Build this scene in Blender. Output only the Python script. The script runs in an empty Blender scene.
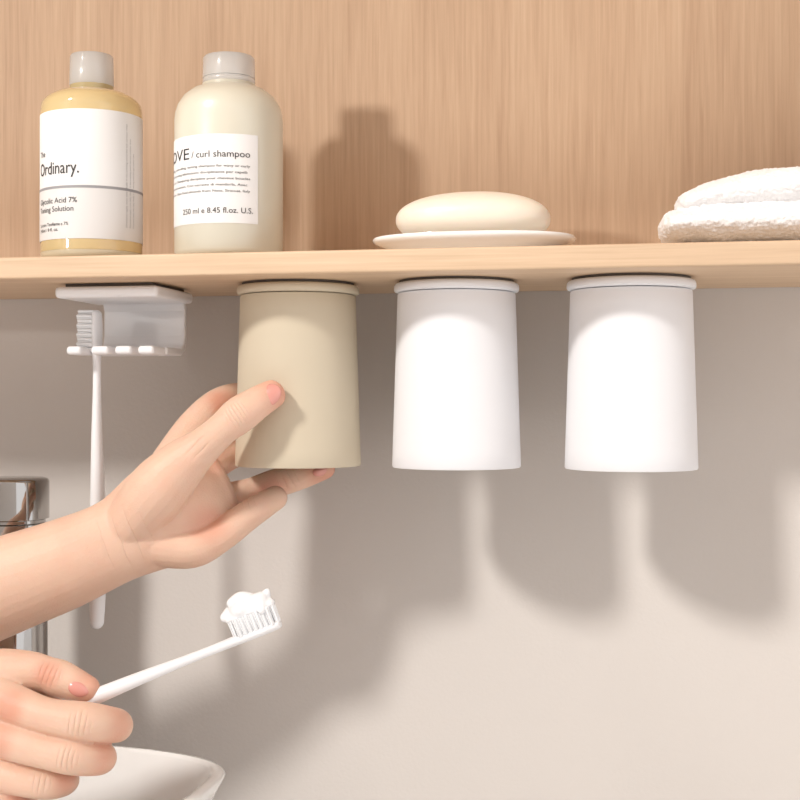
import bpy, bmesh, math, random
from mathutils import Vector, Matrix, noise
random.seed(4)
scn = bpy.context.scene
scn.view_settings.view_transform = 'Standard'

# ---------------------------------------------------------------- helpers
def lin(c):
    return tuple(((v/255)/12.92 if v/255 <= 0.04045 else ((v/255+0.055)/1.055)**2.4) for v in c)
def link(o, parent=None):
    scn.collection.objects.link(o)
    if parent: o.parent = parent
    return o
def empty(name, loc=(0,0,0), rot=(0,0,0)):
    e = bpy.data.objects.new(name, None); e.empty_display_size = .02
    e.location = loc; e.rotation_euler = rot
    return link(e)
def mat(name, rgb, rough=.5, metal=0, trans=0, sss=0, bump=0, bscale=200, coat=0, ior=1.45, spec=.5, var=0, vscale=20):
    m = bpy.data.materials.new(name); m.use_nodes = True
    nt = m.node_tree; b = nt.nodes['Principled BSDF']
    c = lin(rgb)
    b.inputs['Base Color'].default_value = (*c, 1)
    b.inputs['Roughness'].default_value = rough
    b.inputs['Metallic'].default_value = metal
    b.inputs['Transmission Weight'].default_value = trans
    b.inputs['IOR'].default_value = ior
    b.inputs['Specular IOR Level'].default_value = spec
    b.inputs['Coat Weight'].default_value = coat
    if sss:
        b.inputs['Subsurface Weight'].default_value = sss
        b.inputs['Subsurface Radius'].default_value = (1, .35, .2)
        b.inputs['Subsurface Scale'].default_value = .006
    tc = nt.nodes.new('ShaderNodeTexCoord')
    if var:
        n = nt.nodes.new('ShaderNodeTexNoise'); n.inputs['Scale'].default_value = vscale
        n.inputs['Detail'].default_value = 4
        nt.links.new(tc.outputs['Object'], n.inputs['Vector'])
        r = nt.nodes.new('ShaderNodeValToRGB')
        r.color_ramp.elements[0].position = .3; r.color_ramp.elements[1].position = .7
        r.color_ramp.elements[0].color = (c[0]*(1-var*.6), c[1]*(1-var*1.6), c[2]*(1-var*1.6), 1)
        r.color_ramp.elements[1].color = (*[min(1, x*(1+var)) for x in c], 1)
        nt.links.new(n.outputs['Fac'], r.inputs['Fac'])
        nt.links.new(r.outputs['Color'], b.inputs['Base Color'])
    if bump:
        n = nt.nodes.new('ShaderNodeTexNoise'); n.inputs['Scale'].default_value = bscale
        n.inputs['Detail'].default_value = 3
        nt.links.new(tc.outputs['Object'], n.inputs['Vector'])
        bp = nt.nodes.new('ShaderNodeBump'); bp.inputs['Strength'].default_value = bump
        bp.inputs['Distance'].default_value = .001
        nt.links.new(n.outputs['Fac'], bp.inputs['Height'])
        nt.links.new(bp.outputs['Normal'], b.inputs['Normal'])
    return m
def skin_mat(name, base, blush, blush_pts, creases):
    """skin with redder fingertips/knuckles (blush_pts: (point, radius)) and crease lines (point, direction, radius, freq)"""
    m = mat(name, base, .5, sss=.2)
    nt = m.node_tree; b = nt.nodes['Principled BSDF']; N = nt.nodes.new; L = nt.links.new
    tc = N('ShaderNodeTexCoord')
    def math_(op, a, c=None):
        n = N('ShaderNodeMath'); n.operation = op
        for i, v in enumerate((a, c)):
            if v is None: continue
            if isinstance(v, (int, float)): n.inputs[i].default_value = v
            else: L(v, n.inputs[i])
        return n.outputs[0]
    def mask(p, r):
        d = N('ShaderNodeVectorMath'); d.operation = 'DISTANCE'; L(tc.outputs['Object'], d.inputs[0]); d.inputs[1].default_value = p
        mr = N('ShaderNodeMapRange'); mr.interpolation_type = 'SMOOTHSTEP'
        mr.inputs['From Min'].default_value = r*.25; mr.inputs['From Max'].default_value = r
        mr.inputs['To Min'].default_value = 1; mr.inputs['To Max'].default_value = 0
        L(d.outputs['Value'], mr.inputs['Value']); return mr.outputs[0]
    acc = None
    for p, r in blush_pts:
        k = mask(p, r); acc = k if acc is None else math_('MAXIMUM', acc, k)
    n = N('ShaderNodeTexNoise'); n.inputs['Scale'].default_value = 45; n.inputs['Detail'].default_value = 4
    L(tc.outputs['Object'], n.inputs['Vector'])
    fac = math_('ADD', math_('MULTIPLY', acc, .6), math_('MULTIPLY', math_('SUBTRACT', n.outputs['Fac'], .42), .6))
    mx = N('ShaderNodeMix'); mx.data_type = 'RGBA'; mx.clamp_factor = True
    mx.inputs[6].default_value = (*lin(base), 1); mx.inputs[7].default_value = (*lin(blush), 1)
    L(fac, mx.inputs[0]); L(mx.outputs[2], b.inputs['Base Color'])
    n2 = N('ShaderNodeTexNoise'); n2.inputs['Scale'].default_value = 900; n2.inputs['Detail'].default_value = 3
    L(tc.outputs['Object'], n2.inputs['Vector'])
    h = math_('MULTIPLY', n2.outputs['Fac'], .32)
    for p, dr, r, fr in creases:
        s = N('ShaderNodeVectorMath'); s.operation = 'SUBTRACT'; L(tc.outputs['Object'], s.inputs[0]); s.inputs[1].default_value = p
        nz = N('ShaderNodeVectorMath'); nz.operation = 'DOT_PRODUCT'; L(s.outputs[0], nz.inputs[0]); nz.inputs[1].default_value = Vector(dr).normalized()
        wob = math_('MULTIPLY', n.outputs['Fac'], .004)
        sn = math_('SINE', math_('MULTIPLY', math_('ADD', nz.outputs['Value'], wob), fr))
        pw = math_('POWER', math_('ABSOLUTE', sn), .35)
        h = math_('ADD', h, math_('MULTIPLY', math_('MULTIPLY', math_('SUBTRACT', pw, 1), mask(p, r)), 1.1))
    bp = N('ShaderNodeBump'); bp.inputs['Strength'].default_value = .6; bp.inputs['Distance'].default_value = .001
    L(h, bp.inputs['Height']); L(bp.outputs['Normal'], b.inputs['Normal'])
    return m
def wood(name, c1, c2, c3, scale, broad):
    m = bpy.data.materials.new(name); m.use_nodes = True
    nt = m.node_tree; b = nt.nodes['Principled BSDF']
    b.inputs['Roughness'].default_value = .55
    tc = nt.nodes.new('ShaderNodeTexCoord')
    def nz(sc, det, dist):
        mp = nt.nodes.new('ShaderNodeMapping'); mp.inputs['Scale'].default_value = sc
        nt.links.new(tc.outputs['Object'], mp.inputs['Vector'])
        n = nt.nodes.new('ShaderNodeTexNoise'); n.inputs['Scale'].default_value = 1
        n.inputs['Detail'].default_value = det; n.inputs['Roughness'].default_value = .6
        n.inputs['Distortion'].default_value = dist
        nt.links.new(mp.outputs['Vector'], n.inputs['Vector'])
        return n
    a = nz(scale, 5, .3); c = nz(broad, 3, .6)
    mx = nt.nodes.new('ShaderNodeMix'); mx.data_type = 'FLOAT'; mx.inputs[0].default_value = .4
    nt.links.new(a.outputs['Fac'], mx.inputs[2]); nt.links.new(c.outputs['Fac'], mx.inputs[3])
    r = nt.nodes.new('ShaderNodeValToRGB')
    r.color_ramp.elements[0].position = .34; r.color_ramp.elements[0].color = (*lin(c1), 1)
    r.color_ramp.elements[1].position = .66; r.color_ramp.elements[1].color = (*lin(c3), 1)
    e = r.color_ramp.elements.new(.5); e.color = (*lin(c2), 1)
    nt.links.new(mx.outputs[0], r.inputs['Fac'])
    nt.links.new(r.outputs['Color'], b.inputs['Base Color'])
    bp = nt.nodes.new('ShaderNodeBump'); bp.inputs['Strength'].default_value = .1
    bp.inputs['Distance'].default_value = .0005
    nt.links.new(a.outputs['Fac'], bp.inputs['Height']); nt.links.new(bp.outputs['Normal'], b.inputs['Normal'])
    return m
def mesh_obj(name, bm, m, parent=None, smooth=True, angle=None):
    bmesh.ops.recalc_face_normals(bm, faces=bm.faces[:])
    me = bpy.data.meshes.new(name); bm.to_mesh(me); bm.free()
    if smooth:
        for p in me.polygons: p.use_smooth = True
    if m: me.materials.append(m)
    o = link(bpy.data.objects.new(name, me), parent)
    if angle:
        me.set_sharp_from_angle(angle=math.radians(angle))
    return o
def add_box(bm, x0, x1, y0, y1, z0, z1):
    r = bmesh.ops.create_cube(bm, size=1)
    for v in r['verts']:
        v.co = Vector(((x0+x1)/2+v.co.x*(x1-x0), (y0+y1)/2+v.co.y*(y1-y0), (z0+z1)/2+v.co.z*(z1-z0)))
    return r['verts']
def bevel(o, w, seg=3):
    md = o.modifiers.new('bev', 'BEVEL'); md.width = w; md.segments = seg; md.limit_method = 'ANGLE'
    return o
def box(name, x0, x1, y0, y1, z0, z1, m, parent=None, bv=0):
    bm = bmesh.new(); add_box(bm, x0, x1, y0, y1, z0, z1)
    o = mesh_obj(name, bm, m, parent, smooth=False)
    if bv: bevel(o, bv)
    return o
def lathe(name, prof, m, parent=None, loc=(0,0,0), seg=96, sx=1, sy=1, angle=40, power=2):
    bm = bmesh.new(); rings = []
    for r, z in prof:
        if r < 1e-7:
            rings.append([bm.verts.new((loc[0], loc[1], loc[2]+z))])
        else:
            ring = []
            for i in range(seg):
                a = 2*math.pi*i/seg; c, s = math.cos(a), math.sin(a)
                k = (abs(c)**power+abs(s)**power)**(-1/power)
                ring.append(bm.verts.new((loc[0]+r*c*k*sx, loc[1]+r*s*k*sy, loc[2]+z)))
            rings.append(ring)
    for A, B in zip(rings, rings[1:]):
        if len(A) == 1 and len(B) == 1: continue
        for i in range(seg):
            j = (i+1) % seg
            if len(A) == 1: bm.faces.new((A[0], B[i], B[j]))
            elif len(B) == 1: bm.faces.new((A[i], A[j], B[0]))
            else: bm.faces.new((A[i], A[j], B[j], B[i]))
    return mesh_obj(name, bm, m, parent, angle=angle)
def catmull(pts, sub):
    out = []
    n = len(pts)
    for i in range(n-1):
        p0 = pts[max(i-1, 0)]; p1 = pts[i]; p2 = pts[i+1]; p3 = pts[min(i+2, n-1)]
        for k in range(sub):
            t = k/sub
            out.append([.5*((2*b)+(-a+c)*t+(2*a-5*b+4*c-d)*t*t+(-a+3*b-3*c+d)*t**3) for a, b, c, d in zip(p0, p1, p2, p3)])
    out.append(list(pts[-1]))
    return out
def tube(bm, pts, seg=20, sub=6, cap=1.0):
    """pts: (x,y,z,r1,r2) ; r1 across in XZ plane, r2 in depth"""
    P = catmull(pts, sub)
    pos = [Vector(p[:3]) for p in P]
    T = []
    for i in range(len(pos)):
        T.append((pos[min(i+1, len(pos)-1)]-pos[max(i-1, 0)]).normalized())
    n1 = T[0].cross(Vector((0, 1, 0)))
    if n1.length < .05: n1 = Vector((0, 0, 1))
    n1.normalize()
    rings = []
    def ring(c, n1, n2, a, b):
        return [bm.verts.new(c+n1*a*math.cos(2*math.pi*k/seg)+n2*b*math.sin(2*math.pi*k/seg)) for k in range(seg)]
    frames = []
    for i in range(len(pos)):
        n1 = (n1-T[i]*n1.dot(T[i])).normalized(); n2 = T[i].cross(n1).normalized()
        frames.append((n1.copy(), n2))
    def capr(i, sgn):
        res = []; r = min(P[i][3], P[i][4])*cap
        for k in (75, 55, 35, 18):
            a = math.radians(k)
            res.append(ring(pos[i]+T[i]*sgn*r*math.sin(a), *frames[i], P[i][3]*math.cos(a), P[i][4]*math.cos(a)))
        pole = bm.verts.new(pos[i]+T[i]*sgn*r)
        return res, pole
    r0, p0 = capr(0, -1)
    rings = r0[:]
    for i in range(len(pos)): rings.append(ring(pos[i], *frames[i], P[i][3], P[i][4]))
    r1, p1 = capr(len(pos)-1, 1)
    rings += r1[::-1]
    for A, B in zip(rings, rings[1:]):
        for i in range(seg):
            j = (i+1) % seg; bm.faces.new((A[i], A[j], B[j], B[i]))
    for i in range(seg):
        j = (i+1) % seg
        bm.faces.new((p0, rings[0][j], rings[0][i])); bm.faces.new((p1, rings[-1][i], rings[-1][j]))
def remesh(o, voxel, it=6):
    r = o.modifiers.new('rm', 'REMESH'); r.mode = 'VOXEL'; r.voxel_size = voxel; r.use_smooth_shade = True
    s = o.modifiers.new('sm', 'SMOOTH'); s.factor = .5; s.iterations = it

# ---------------------------------------------------------------- materials
M_wall = mat('wall_paint', (213, 207, 202), .85, bump=.15, bscale=400)
M_panel = wood('oak_panel', (188, 156, 128), (201, 170, 141), (211, 182, 153), (420, 420, 14), (45, 45, 3))
M_shelf = wood('oak_shelf', (204, 174, 143), (215, 186, 155), (224, 196, 166), (12, 500, 500), (3, 70, 70))
M_white = mat('white_plastic', (242, 242, 244), .4)
M_cup = mat('cup_white', (238, 238, 241), .6, spec=.3)
M_beige = mat('cup_beige', (210, 198, 176), .6, spec=.3)
M_dark = mat('dark_pad', (95, 88, 82), .7)
M_glaze = mat('ceramic', (243, 242, 240), .12, coat=.5)
M_chrome = mat('chrome', (180, 178, 176), .07, metal=1)
M_soap = mat('soap', (236, 225, 209), .35, sss=.2)
M_towel = mat('terry', (244, 243, 243), .95, bump=.5, bscale=900)
M_nail = mat('nail', (226, 158, 146), .18, coat=.6)
M_amber = mat('amber_liquid', (252, 230, 176), .05, coat=.6, trans=.48, ior=1.34)
M_glass = mat('clear_base', (250, 236, 205), .12, trans=.4, coat=.5)
M_cream = mat('cream_bottle', (228, 223, 206), .3, coat=.4, trans=.2)
M_cap = mat('cap_clear', (234, 232, 229), .2, coat=.4, trans=.4)
M_label = mat('label_paper', (230, 228, 227), .6)
M_ink = mat('ink', (38, 38, 40), .6)
M_grey = mat('label_grey', (150, 148, 150), .6)
M_paste = mat('paste', (247, 248, 250), .15, coat=.6)
M_frame = mat('window_frame', (235, 233, 230), .4)
M_leaf = mat('leaf', (70, 110, 60), .5)
M_pot = mat('pot', (190, 120, 90), .8)
M_door = mat('reflection_dark', (40, 34, 30), .5)

# ---------------------------------------------------------------- room
box('wall_back', -2.1, 1.4, .14, .20, -.9, 2.6, M_wall)
box('wall_left', -2.16, -2.1, -1.86, .20, -.9, 2.6, M_wall)
box('reflection_door_1', -2.099, -2.06, -1.25, .05, -.9, 1.15, M_door, bv=.004)  # unseen dark slab added so the chrome picks up a dark reflection
ZT, ZU = .0791, .067
box('wooden_back_panel', -1.2, 1.0, .134, .1398, ZT+.0002, .3998, M_panel)
box('wooden_shelf', -1.2, 1.0, 0, .1396, ZU, ZT, M_shelf, bv=.0012)
cab = box('sun_block_cabinet', -1.2, 1.0, -.24, .1396, .40, .95, M_shelf, bv=.002)  # unseen block added above to keep the high sun off the panel
box('vanity_counter', -1.2, .9, -.35, .1396, -.36, -.32, M_glaze, bv=.003)

# ---------------------------------------------------------------- cups
def cup(cx, m, cy=.06, name='tumbler_cup'):
    e = empty(name, (cx, cy, 0))
    zb = -.0378; rt, rb = .0332, .0362
    prof = [(0, .0600), (.0300, .0600), (rt-.0005, .0598), (rt, .0590)]
    for i in range(1, 12):
        t = i/12; prof.append((rt+(rb-rt)*t, .059+(zb+.001-.059)*t))
    prof += [(rb, zb+.0008), (rb-.0004, zb+.0001), (rb-.0010, zb), (rb-.0017, zb+.0003), (rb-.002, zb+.001), (rt-.0022, .056), (0, .056)]
    lathe('body', prof, m, e)
    R = .0352
    ringp = [(0, .0603), (R-.0016, .0603), (R-.0006, .0607), (R-.0001, .0614), (R, .0625), (R-.0001, .0640), (R-.0008, .0650), (R-.002, .0655), (0, .0655)]
    lathe('base_ring', ringp, m, e)
    lathe('magnet_pad', [(0, .0656), (.0320, .0656), (.0322, .0659), (.0322, .0669), (0, .0669)], M_dark, e)
    return e
cup(-.0714, M_beige); cup(.0208, M_cup); cup(.1177, M_cup)

# ---------------------------------------------------------------- labels
def wrap_text(name, body, R, c, z, h, a0, a1, m, parent, rot90=False, cap_h=.7):
    cu = bpy.data.curves.new(name+'_c', 'FONT'); cu.body = body; cu.size = 1; cu.resolution_u = 3
    t = bpy.data.objects.new(name+'_t', cu); scn.collection.objects.link(t)
    bpy.context.view_layer.update()
    dg = bpy.context.evaluated_depsgraph_get()
    me = bpy.data.meshes.new_from_object(t.evaluated_get(dg))
    bpy.data.objects.remove(t)
    xs = [v.co.x for v in me.vertices]; x0, x1 = min(xs), max(xs)
    bm = bmesh.new(); bm.from_mesh(me)
    bmesh.ops.triangulate(bm, faces=bm.faces[:])
    for v in bm.verts:
        if rot90:
            u = (v.co.x-x0)/(x1-x0)*a1; w = -v.co.y/cap_h*h
            a = math.radians(a0)+w/R; zz = z+u
        else:
            a = math.radians(a0+(a1-a0)*(v.co.x-x0)/(x1-x0)); zz = z+v.co.y/cap_h*h
        v.co = Vector((c[0]+R*math.sin(a), c[1]-R*math.cos(a), zz))
    me2 = bpy.data.meshes.new(name); bm.to_mesh(me2); bm.free()
    me2.materials.append(m)
    return link(bpy.data.objects.new(name, me2), parent)
def label(name, R, z0, z1, a0, a1, m, parent):
    bm = bmesh.new(); n = 64; prev = None
    for i in range(n+1):
        a = math.radians(a0+(a1-a0)*i/n)
        A = bm.verts.new((R*math.sin(a), -R*math.cos(a), z0)); B = bm.verts.new((R*math.sin(a), -R*math.cos(a), z1))
        if prev: bm.faces.new((prev[0], A, B, prev[1]))
        prev = (A, B)
    return mesh_obj(name, bm, m, parent)

b1 = empty('toner_bottle', (-.1876, .036, ZT))
R = .0287
lathe('clear_base', [(0, 0), (R-.003, 0), (R-.0008, .0008), (R, .003), (R, .0046), (0, .0046)], M_glass, b1, angle=60)
lathe('glass_body', [(0, .0047), (R, .0047), (R, .086), (R-.0006, .090), (R-.003, .0932), (R-.008, .0962), (R-.013, .0978), (.0125, .0988), (.0125, .101), (0, .101)], M_amber, b1, angle=60)
lathe('cap', [(0, .1010), (.0122, .1010), (.0126, .1016), (.0124, .1176), (.0117, .1187), (0, .1189)], M_cap, b1)
label('paper_label', R+.0002, .0105, .0825, -120, 120, M_label, b1)
label('label_band', R+.00035, .0385, .0400, -120, 120, M_grey, b1)
label('label_lower', R+.0003, .0105, .0385, -120, 120, mat('label_low', (220, 217, 215), .6), b1)
T = R+.0005
wrap_text('brand_small', 'The', T, (0, 0), .0572, .0032, -50, -37, M_ink, b1)
wrap_text('brand_text', 'Ordinary.', T, (0, 0), .0468, .0070, -50, 10, M_ink, b1)
wrap_text('name_text_1', 'Glycolic Acid 7%', T, (0, 0), .0305, .0030, -50, 8, M_ink, b1)
wrap_text('name_text_2', 'Toning Solution', T, (0, 0), .0258, .0030, -50, 4, M_ink, b1)
wrap_text('size_text', 'Solution Tonifiante a 7%', T, (0, 0), .0180, .0018, -50, -2, M_ink, b1)
wrap_text('size_text_2', '240ml / 8 fl. oz.', T, (0, 0), .0150, .0018, -50, -15, M_ink, b1)
for i in range(3):
    wrap_text('side_text', 'Directions apply once daily ideally in the evening avoid the eye contour rinse', T, (0, 0), .018, .0012, 66+i*5.5, .058-i*.008, M_grey, b1, rot90=True)

b2 = empty('shampoo_bottle', (-.1058, .038, ZT))
R = .0305
lathe('plastic_body', [(0, 0), (R-.004, 0), (R-.0012, .001), (R, .004), (R, .078), (R-.0004, .082), (R-.0018, .0865), (R-.005, .0915), (R-.010, .0955), (.0152, .0975), (.0150, .0990), (0, .099)], M_cream, b2, angle=60)
lathe('screw_cap', [(0, .0990), (.0144, .0990), (.0148, .0996), (.0148, .1012), (.0143, .1015), (.0143, .1020), (.0148, .1024), (.0147, .1130), (.0138, .1144), (0, .1146)], M_cap, b2)
label('paper_label', R+.0002, .0170, .0655, -115, 49, M_label, b2)
T = R+.0004
wrap_text('title_text', 'LOVE', T, (0, 0), .0525, .0062, -76, -26, M_ink, b2)
wrap_text('title_text_2', '/ curl shampoo', T, (0, 0), .0529, .0036, -23, 40, M_ink, b2)
lines = ['elasticising, controlling, taming shampoo for wavy or curly', 'hair / shampooing elasticisant disciplinante per capelli', 'mossi e ricci. Shampoing discipline pour cheveux boucles',
         'With almond extract, Con estratto di mandorla, Avec', 'Avola, Noto / Slow food almonds from Noto, Siracusa, Italy']
for i, l in enumerate(lines):
    wrap_text('small_text', l, T, (0, 0), .0475-i*.0034, .0013, -76, 40-(i % 2)*3, M_ink, b2)
wrap_text('volume_text', '250 ml e 8.45 fl.oz. U.S.', T, (0, 0), .0225, .0030, -36, 43, M_ink, b2)

# ---------------------------------------------------------------- soap dish + soap
d = empty('soap_dish', (.0327, .045, ZT))
lathe('dish', [(0, .0002), (.72, .0002), (.76, .0006), (.80, .0026), (.93, .0058), (.985, .0072), (1.0, .0086), (.99, .0096), (.975, .0094), (.90, .0074), (.76, .0046), (0, .0042)], M_glaze, d, sx=.056, sy=.036, angle=60, power=2.4)
bm = bmesh.new(); bmesh.ops.create_uvsphere(bm, u_segments=64, v_segments=40, radius=1)
for v in bm.verts:
    x, y, z = v.co
    k = (abs(x)**2.5+abs(y)**2.5)**(1/2.5) if abs(x)+abs(y) > 1e-6 else 0
    l = math.hypot(x, y)
    f = l/k if k else 1
    z2 = math.copysign(abs(z)**.9, z)
    v.co = Vector((x*f*.0425, y*f*.027, z2*.0152))
s = mesh_obj('soap_bar', bm, M_soap); s.location = (.0322, .045, ZT+.0199)

# ---------------------------------------------------------------- towel (rolled, loose flap at the left end)
bm = bmesh.new()
def slab(pts, yc, hy):
    tube(bm, [(x, yc, z, r, hy) for x, z, r in pts], seg=44, sub=7, cap=1)
slab([(.1415, ZT+.0120, .0092), (.160, ZT+.0130, .0112), (.185, ZT+.0130, .0114), (.33, ZT+.0130, .0114)], .046, .034)
slab([(.1480, ZT+.0235, .0070), (.163, ZT+.0275, .0098), (.186, ZT+.0305, .0120), (.215, ZT+.0315, .0124), (.33, ZT+.0318, .0124)], .052, .033)
tw = mesh_obj('rolled_towel', bm, M_towel)
r = tw.modifiers.new('rm', 'REMESH'); r.mode = 'VOXEL'; r.voxel_size = .0008; r.use_smooth_shade = True
sm = tw.modifiers.new('s', 'SMOOTH'); sm.iterations = 3
t1 = bpy.data.textures.new('terry_big', 'CLOUDS'); t1.noise_scale = .022
dm = tw.modifiers.new('d1', 'DISPLACE'); dm.texture = t1; dm.strength = .0030; dm.mid_level = .5
t2 = bpy.data.textures.new('terry_fine', 'CLOUDS'); t2.noise_scale = .0017
dm = tw.modifiers.new('d2', 'DISPLACE'); dm.texture = t2; dm.strength = .0020; dm.mid_level = .5

# ---------------------------------------------------------------- toothbrush holder
h = empty('toothbrush_holder', (0, 0, 0))
box('top_plate', -.208, -.1455, .030, .090, .0585, .0650, M_white, h, bv=.0022)
box('adhesive_pad', -.203, -.150, .034, .086, .0650, .0669, M_dark, h, bv=.0005)
bm = bmesh.new()
prof = [(.058, .0600), (.080, .0600), (.0845, .0580), (.0860, .0540), (.0860, .0390), (.0845, .0335), (.080, .0310), (.056, .0310),
        (.056, .0266), (.081, .0266), (.0870, .0296), (.0895, .0375), (.0895, .0560), (.0880, .0610), (.084, .0640), (.058, .0640)]
A = [bm.verts.new((-.2020, y, z)) for y, z in prof]; B = [bm.verts.new((-.1495, y, z)) for y, z in prof]
for i in range(len(prof)):
    j = (i+1) % len(prof); bm.faces.new((A[i], A[j], B[j], B[i]))
bm.faces.new(A); bm.faces.new(B)
o = mesh_obj('back_plate', bm, M_white, h, smooth=False); bevel(o, .0012)
bm = bmesh.new()
for x0, x1 in ((-.2040, -.1948), (-.1888, -.1780), (-.1742, -.1640), (-.1602, -.1505)):
    add_box(bm, x0, x1, .0365, .0575, .0262, .0311)
o = mesh_obj('prongs', bm, M_white, h, smooth=False); bevel(o, .0020, 4)

# ---------------------------------------------------------------- toothbrush
M_bris = mat('bristle', (248, 249, 251), .5)
def toothbrush(name, loc, rot, paste=False, scale=1.0):
    e = empty(name, loc, rot)
    bm = bmesh.new()
    tube(bm, [(0, 0, -.184, .0040, .0046), (.0004, 0, -.165, .0047, .0052), (.0006, 0, -.13, .0046, .0052), (.0004, 0, -.10, .0040, .0044), (0, 0, -.075, .0032, .0036),
              (0, 0, -.05, .0024, .0027), (0, 0, -.034, .0023, .0026), (0, 0, -.026, .0024, .0042), (0, 0, -.018, .0025, .0056), (0, 0, -.008, .0025, .0056), (0, 0, -.003, .0023, .0048)], seg=24, sub=5)
    mesh_obj('handle', bm, M_white, e)
    bm = bmesh.new()
    for i in range(9):
        z = -.0020-i*.0027
        for j in range(-2, 3):
            if (i in (0, 8)) and abs(j) == 2: continue
            y = j*.0020
            L = .0092+(.0006 if i % 2 else 0)-(.0005*abs(j))
            for k in range(11):
                a = k*2.4; rr = .00118*math.sqrt(k/11)
                oy = rr*math.cos(a); oz = rr*math.sin(a); sp = 1.25
                tube(bm, [(-.0015, y+oy, z+oz, .00038, .00038), (-.0015-L, y+oy*sp, z+oz*sp, .0004, .0004)], seg=6, sub=1)
    mesh_obj('bristles', bm, M_bris, e)
    if paste:
        bm = bmesh.new()
        pts = [(-.0125, .0, -.0255, .0026, .0030), (-.0138, .002, -.021, .0038, .0036), (-.0138, -.002, -.017, .0044, .0044), (-.0150, .0015, -.0124, .0044, .0044),
               (-.0145, -.0015, -.008, .0040, .0040), (-.0150, .001, -.0040, .0034, .0034), (-.0168, .000, -.0018, .0018, .0018)]
        tube(bm, pts, seg=18, sub=5)
        tube(bm, [(-.0110, 0, -.024, .0022, .0040), (-.0112, 0, -.012, .0028, .0052), (-.0110, 0, -.002, .0022, .0040)], seg=16, sub=4)
        tube(bm, [(-.0178, .0, -.020, .0026, .0030), (-.0188, .0, -.0150, .0030, .0032), (-.0175, .0, -.0108, .0024, .0026)], seg=16, sub=4)
        tube(bm, [(-.0120, -.003, -.006, .0022, .0025), (-.0095, -.0050, -.007, .0018, .002)], seg=14, sub=3)
        po = mesh_obj('toothpaste', bm, M_paste, e); remesh(po, .0006, 4)
    return e
toothbrush('toothbrush', (-.1915, .052, .0535), (0, 0, 0))

# ---------------------------------------------------------------- hand building
YAW = math.radians(11)
def sheet(s):
    def f(a, b, c, r1=0, r2=None):
        return ((a-400)*s, c, (400-b)*s, r1, r2 if r2 else r1)
    return f
def nail(parent, S, a, b, c, ang, tilt, L=.0074, W=.0058, m=M_nail, name='nail'):
    bm = bmesh.new(); bmesh.ops.create_uvsphere(bm, u_segments=28, v_segments=16, radius=1)
    for v in bm.verts:
        x, y, z = v.co
        v.co = Vector((x*L, y*.0016+(z*z)*.0016+(x*x)*.0004, z*W))
    o = mesh_obj(name, bm, m, parent)
    p = S(a, b, c, 1)
    o.location = p[:3]; o.rotation_euler = (tilt, -ang, 0)
    return o
SK, BL = (233, 197, 174), (219, 145, 120)

# upper hand, closing on the beige cup
h1 = empty('human_hand', (-.0076, .0394, 0), (0, 0, YAW))
S = sheet(.000552)
P3 = lambda a, b, c, F=S: F(a, b, c)[:3]
M_skin1 = skin_mat('skin_upper', SK, BL,
    [(P3(276, 394, -.008), .016), (P3(240, 416, -.014), .010), (P3(318, 474, .05), .016), (P3(268, 498, .038), .016), (P3(212, 404, .04), .014), (P3(222, 450, .02), .022), (P3(205, 530, .01), .018)],
    [(P3(241, 414, -.022), (1, 0, .7), .0095, 1500), (P3(203, 446, -.018), (1, 0, -.9), .010, 700), (P3(126, 540, -.01), (1, 0, .35), .024, 380), (P3(246, 512, .02), (1, 0, .5), .009, 900), (P3(282, 486, .045), (1, 0, .5), .009, 900)])
bm = bmesh.new()
tube(bm, [S(-420, 760, .02, .040, .034), S(-250, 690, .015, .037, .031), S(-100, 626, .010, .031, .026), S(0, 588, .008, .0275, .0225), S(60, 566, .008, .0255, .0200), S(112, 543, .010, .0238, .0172),
          S(150, 522, .014, .0290, .0165), S(182, 502, .020, .0320, .0145), S(205, 490, .030, .0285, .0105)], seg=32)
# thenar + thumb
tube(bm, [S(128, 525, .006, .015), S(158, 490, .000, .0172), S(184, 463, -.004, .0138), S(206, 445, -.008, .0103), S(226, 428, -.0125, .0091), S(242, 415, -.0140, .0102), S(259, 403, -.0115, .0091), S(274, 394, -.0088, .0080, .0068)])
# index
tube(bm, [S(160, 472, .022, .0120), S(186, 428, .036, .0108), S(211, 402, .050, .0094), S(238, 397, .070, .0084), S(272, 406, .080, .0078), S(296, 414, .079, .0070)])
# middle
tube(bm, [S(170, 490, .026, .0125), S(208, 462, .046, .0104), S(236, 450, .060, .0092), S(258, 442, .077, .0086), S(290, 442, .082, .0080), S(315, 446, .078, .0070)])
# ring
tube(bm, [S(175, 512, .022, .0125), S(206, 506, .034, .0102), S(238, 499, .044, .0086), S(268, 489, .053, .0087), S(296, 481, .054, .0078), S(319, 473, .050, .0066)])
# little
tube(bm, [S(155, 547, .010, .0125), S(190, 550, .010, .0113), S(218, 538, .013, .0091), S(243, 519, .020, .0086), S(270, 502, .030, .0072)])
o = mesh_obj('hand_skin', bm, M_skin1, h1); remesh(o, .0009, 2)
nail(h1, S, 271, 395, -.0158, math.radians(33), math.radians(-12))
nail(h1, S, 315, 475, .0440, math.radians(20), math.radians(-15), .0045, .003, name='nail_ring')

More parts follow.
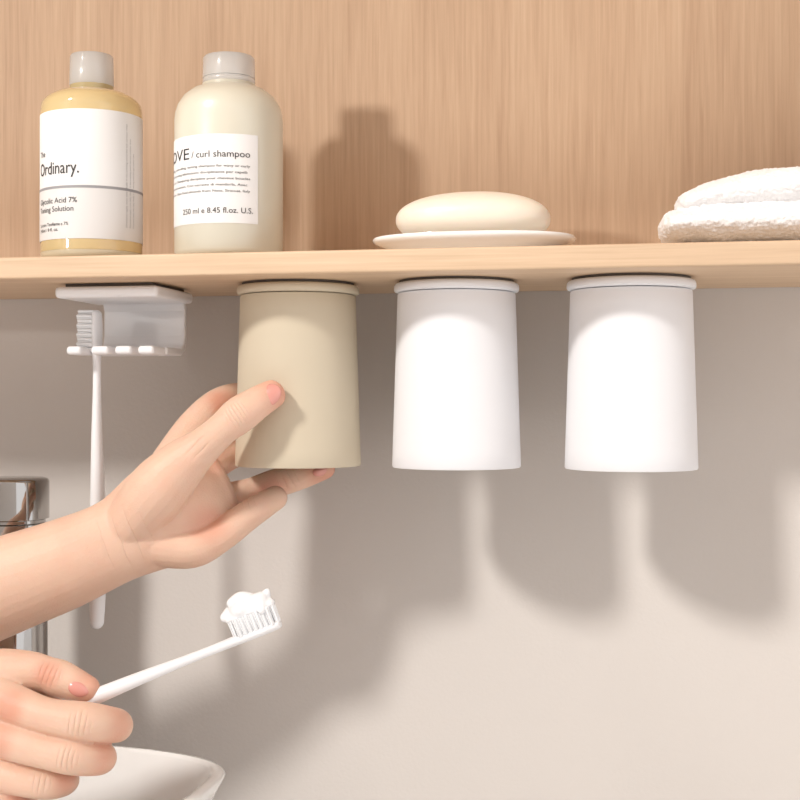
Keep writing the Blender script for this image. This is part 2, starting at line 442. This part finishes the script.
# lower hand holding the second toothbrush
h2 = empty('human_hand.001', (.0086, -.044, 0), (0, 0, YAW))
S2 = sheet(.000489)
Q3 = lambda a, b, c: S2(a, b, c)[:3]
M_skin2 = skin_mat('skin_lower', SK, BL,
    [(Q3(88, 688, 0), .013), (Q3(116, 720, -.01), .014), (Q3(102, 752, -.01), .013), (Q3(66, 774, -.01), .011), (Q3(26, 790, -.01), .011), (Q3(20, 698, -.02), .013), (Q3(10, 730, -.02), .013), (Q3(50, 672, -.005), .010)],
    [(Q3(92, 711, -.027), (1, 0, -.2), .0090, 1300), (Q3(80, 745, -.026), (1, 0, -.2), .0085, 1300), (Q3(54, 771, -.022), (1, 0, -.1), .0080, 1300), (Q3(52, 672, -.006), (1, 0, -.4), .0085, 1300)])
bm = bmesh.new()
tube(bm, [S2(-520, 800, .03, .036, .032), S2(-330, 765, .022, .033, .028), S2(-180, 738, .014, .026, .021), S2(-90, 724, .010, .0260, .0190), S2(-30, 718, .010, .0300, .0165), S2(10, 720, .012, .0285, .0120), S2(35, 722, .012, .0225, .0105)], seg=32)
# thumb along the top
tube(bm, [S2(-60, 694, .006, .0150), S2(-10, 677, .004, .0130), S2(25, 673, .004, .0102), S2(46, 676, .003, .0088), S2(60, 680, .002, .0092), S2(86, 689, .000, .0070)])
# index
tube(bm, [S2(-14, 690, -.004, .0108), S2(25, 699, -.013, .0092), S2(58, 707, -.018, .0083), S2(92, 712, -.018, .0092), S2(114, 720, -.009, .0086), S2(116, 726, .001, .0080), S2(100, 728, .009, .0072)])
# middle
tube(bm, [S2(-14, 727, -.006, .0108), S2(20, 733, -.015, .0090), S2(52, 741, -.018, .0081), S2(80, 747, -.017, .0088), S2(100, 754, -.008, .0082), S2(100, 757, .001, .0076), S2(84, 756, .008, .0072)])
# ring
tube(bm, [S2(-18, 761, -.004, .0102), S2(8, 767, -.011, .0086), S2(32, 772, -.014, .0078), S2(54, 776, -.011, .0081), S2(65, 779, -.001, .0074), S2(52, 777, .008, .0070)])
# little
tube(bm, [S2(-32, 786, -.001, .0088), S2(-10, 792, -.007, .0078), S2(10, 795, -.008, .0074), S2(24, 797, -.002, .0070), S2(22, 796, .005, .0066), S2(14, 794, .008, .0062)])
o = mesh_obj('hand_skin', bm, M_skin2, h2); remesh(o, .0008, 2)
nail(h2, S2, 82, 684, -.0058, math.radians(-24), math.radians(-35), .0058, .0044, name='nail_thumb')

ang = math.atan2(70, 178)
tip = Vector(((283-400)*.000489, 0, (400-622)*.000489))
loc = Matrix.Rotation(YAW, 4, 'Z') @ tip + Vector((.0086, -.044, 0))
bq = Matrix.Rotation(YAW, 4, 'Z') @ Matrix.Rotation(math.pi/2-ang, 4, 'Y')
toothbrush('toothbrush.001', loc, bq.to_euler(), paste=True)

# ---------------------------------------------------------------- faucet
f = empty('faucet', (-.2590, .078, 0))
R = .0227
lathe('body', [(0, -.3198), (.030, -.3198), (.030, -.313), (R-.001, -.311), (R-.001, -.0760), (R-.0022, -.0752), (R-.0022, -.0735), (R, -.0727), (R, -.0500), (R-.001, -.0485), (R-.003, -.0478), (0, -.0478)], M_chrome, f)
bm = bmesh.new()
tube(bm, [(0, 0, -.095, .011, .008), (-.03, -.05, -.094, .011, .008), (-.06, -.10, -.094, .011, .008), (-.065, -.108, -.100, .010, .008)], seg=24)
mesh_obj('spout', bm, M_chrome, f)

# ---------------------------------------------------------------- basin
b = empty('wash_basin', (-.335, -.028, -.200))
lathe('bowl', [(0, -.1198), (.60, -.1198), (.66, -.117), (.80, -.080), (.93, -.035), (.985, -.008), (1.0, -.0015), (.995, 0), (.972, 0), (.965, -.002), (.93, -.020), (.86, -.050), (.70, -.085), (.4, -.098), (0, -.100)], M_glaze, b, sx=.241, sy=.075, power=3.8, angle=70, seg=160)

# ---------------------------------------------------------------- window wall (unseen behind camera, added to mask the suns)
Y0, Y1 = -1.86, -1.80
WX0, WX1, WZ0, WZ1 = -1.9, -.60, .30, 2.3  # opening's lower edge set to cut the low sun off the lower wall
bm = bmesh.new()
add_box(bm, -2.1, WX0, Y0, Y1, -.9, 2.6); add_box(bm, WX1, 1.4, Y0, Y1, -.9, 2.6)
add_box(bm, WX0, WX1, Y0, Y1, -.9, WZ0); add_box(bm, WX0, WX1, Y0, Y1, WZ1, 2.6)
mesh_obj('gobo_wall_front', bm, M_wall, smooth=False)
bm = bmesh.new()
w = .02
for x in (WX0+w, WX1-w): add_box(bm, x-w, x+w, Y0+.01, Y1+.005, WZ0, WZ1)
for z in (WZ0+w*.4, WZ1-w): add_box(bm, WX0, WX1, Y0+.012, Y1+.003, z-w*.4, z+w*.4)
mesh_obj('window_1', bm, M_frame, smooth=False)
box('window_sill', -1.95, -.55, -1.80, -1.50, .265, .285, M_frame, bv=.004)
# unseen leafy plant added on the sill, its leaves dapple the sunlight
pl = empty('gobo_plant', (-.80, -1.60, .2852))
lathe('pot', [(0, 0), (.05, 0), (.068, .10), (.072, .10), (.072, .115), (.064, .115), (.060, .09), (0, .09)], M_pot, pl)
bm = bmesh.new()
for dx, dy, Ls, wd_ in ((-.62, .05, .93, .045), (-.36, .02, 1.12, .038), (-.12, .06, 1.02, .036), (.10, .05, .95, .036), (-.48, .0, .62, .03), (.2, .1, .6, .04), (-.02, -.05, 1.2, .03)):
    prev = None; n = 20
    side = Vector((1, -.4, .35)).normalized()
    for k in range(n+1):
        t = k/n
        c = Vector((dx*t**2.2, dy*t, .08+Ls*(t-.10*t*t)))
        ww = wd_*math.sin(math.pi*t)**1.5*(.15+t*t*1.2)+.0025*(1-t)+.0004
        a = bm.verts.new(c-side*ww); b_ = bm.verts.new(c+side*ww)
        if prev: bm.faces.new((prev[0], a, b_, prev[1]))
        prev = (a, b_)
mesh_obj('leaves', bm, M_leaf, pl)

# ---------------------------------------------------------------- lights
def addsun(name, d, e, ang, col):
    sun = bpy.data.lights.new(name, 'SUN'); sun.energy = e; sun.angle = math.radians(ang); sun.color = col
    so = link(bpy.data.objects.new(name, sun)); so.rotation_euler = Vector(d).normalized().to_track_quat('-Z', 'Y').to_euler()
    so.location = (-1.5, -2.6, 1.5)
addsun('sun_low', (.61, 1, -.12), 1.6, 5.0, (1, .95, .88))
addsun('sun_high', (.61, 1, -.85), 2.35, 7.0, (1, .96, .91))
wd = bpy.data.worlds.new('world'); scn.world = wd; wd.use_nodes = True
bg = wd.node_tree.nodes['Background']; bg.inputs[0].default_value = (1.0, .98, .975, 1); bg.inputs[1].default_value = 1.34

# ---------------------------------------------------------------- camera
cam = bpy.data.cameras.new('camera'); cam.lens = 60.3; cam.sensor_width = 36; cam.clip_start = .01
co = link(bpy.data.objects.new('camera', cam)); co.location = (.1336, -.687, 0)
co.rotation_euler = (math.pi/2, 0, YAW)
scn.camera = co
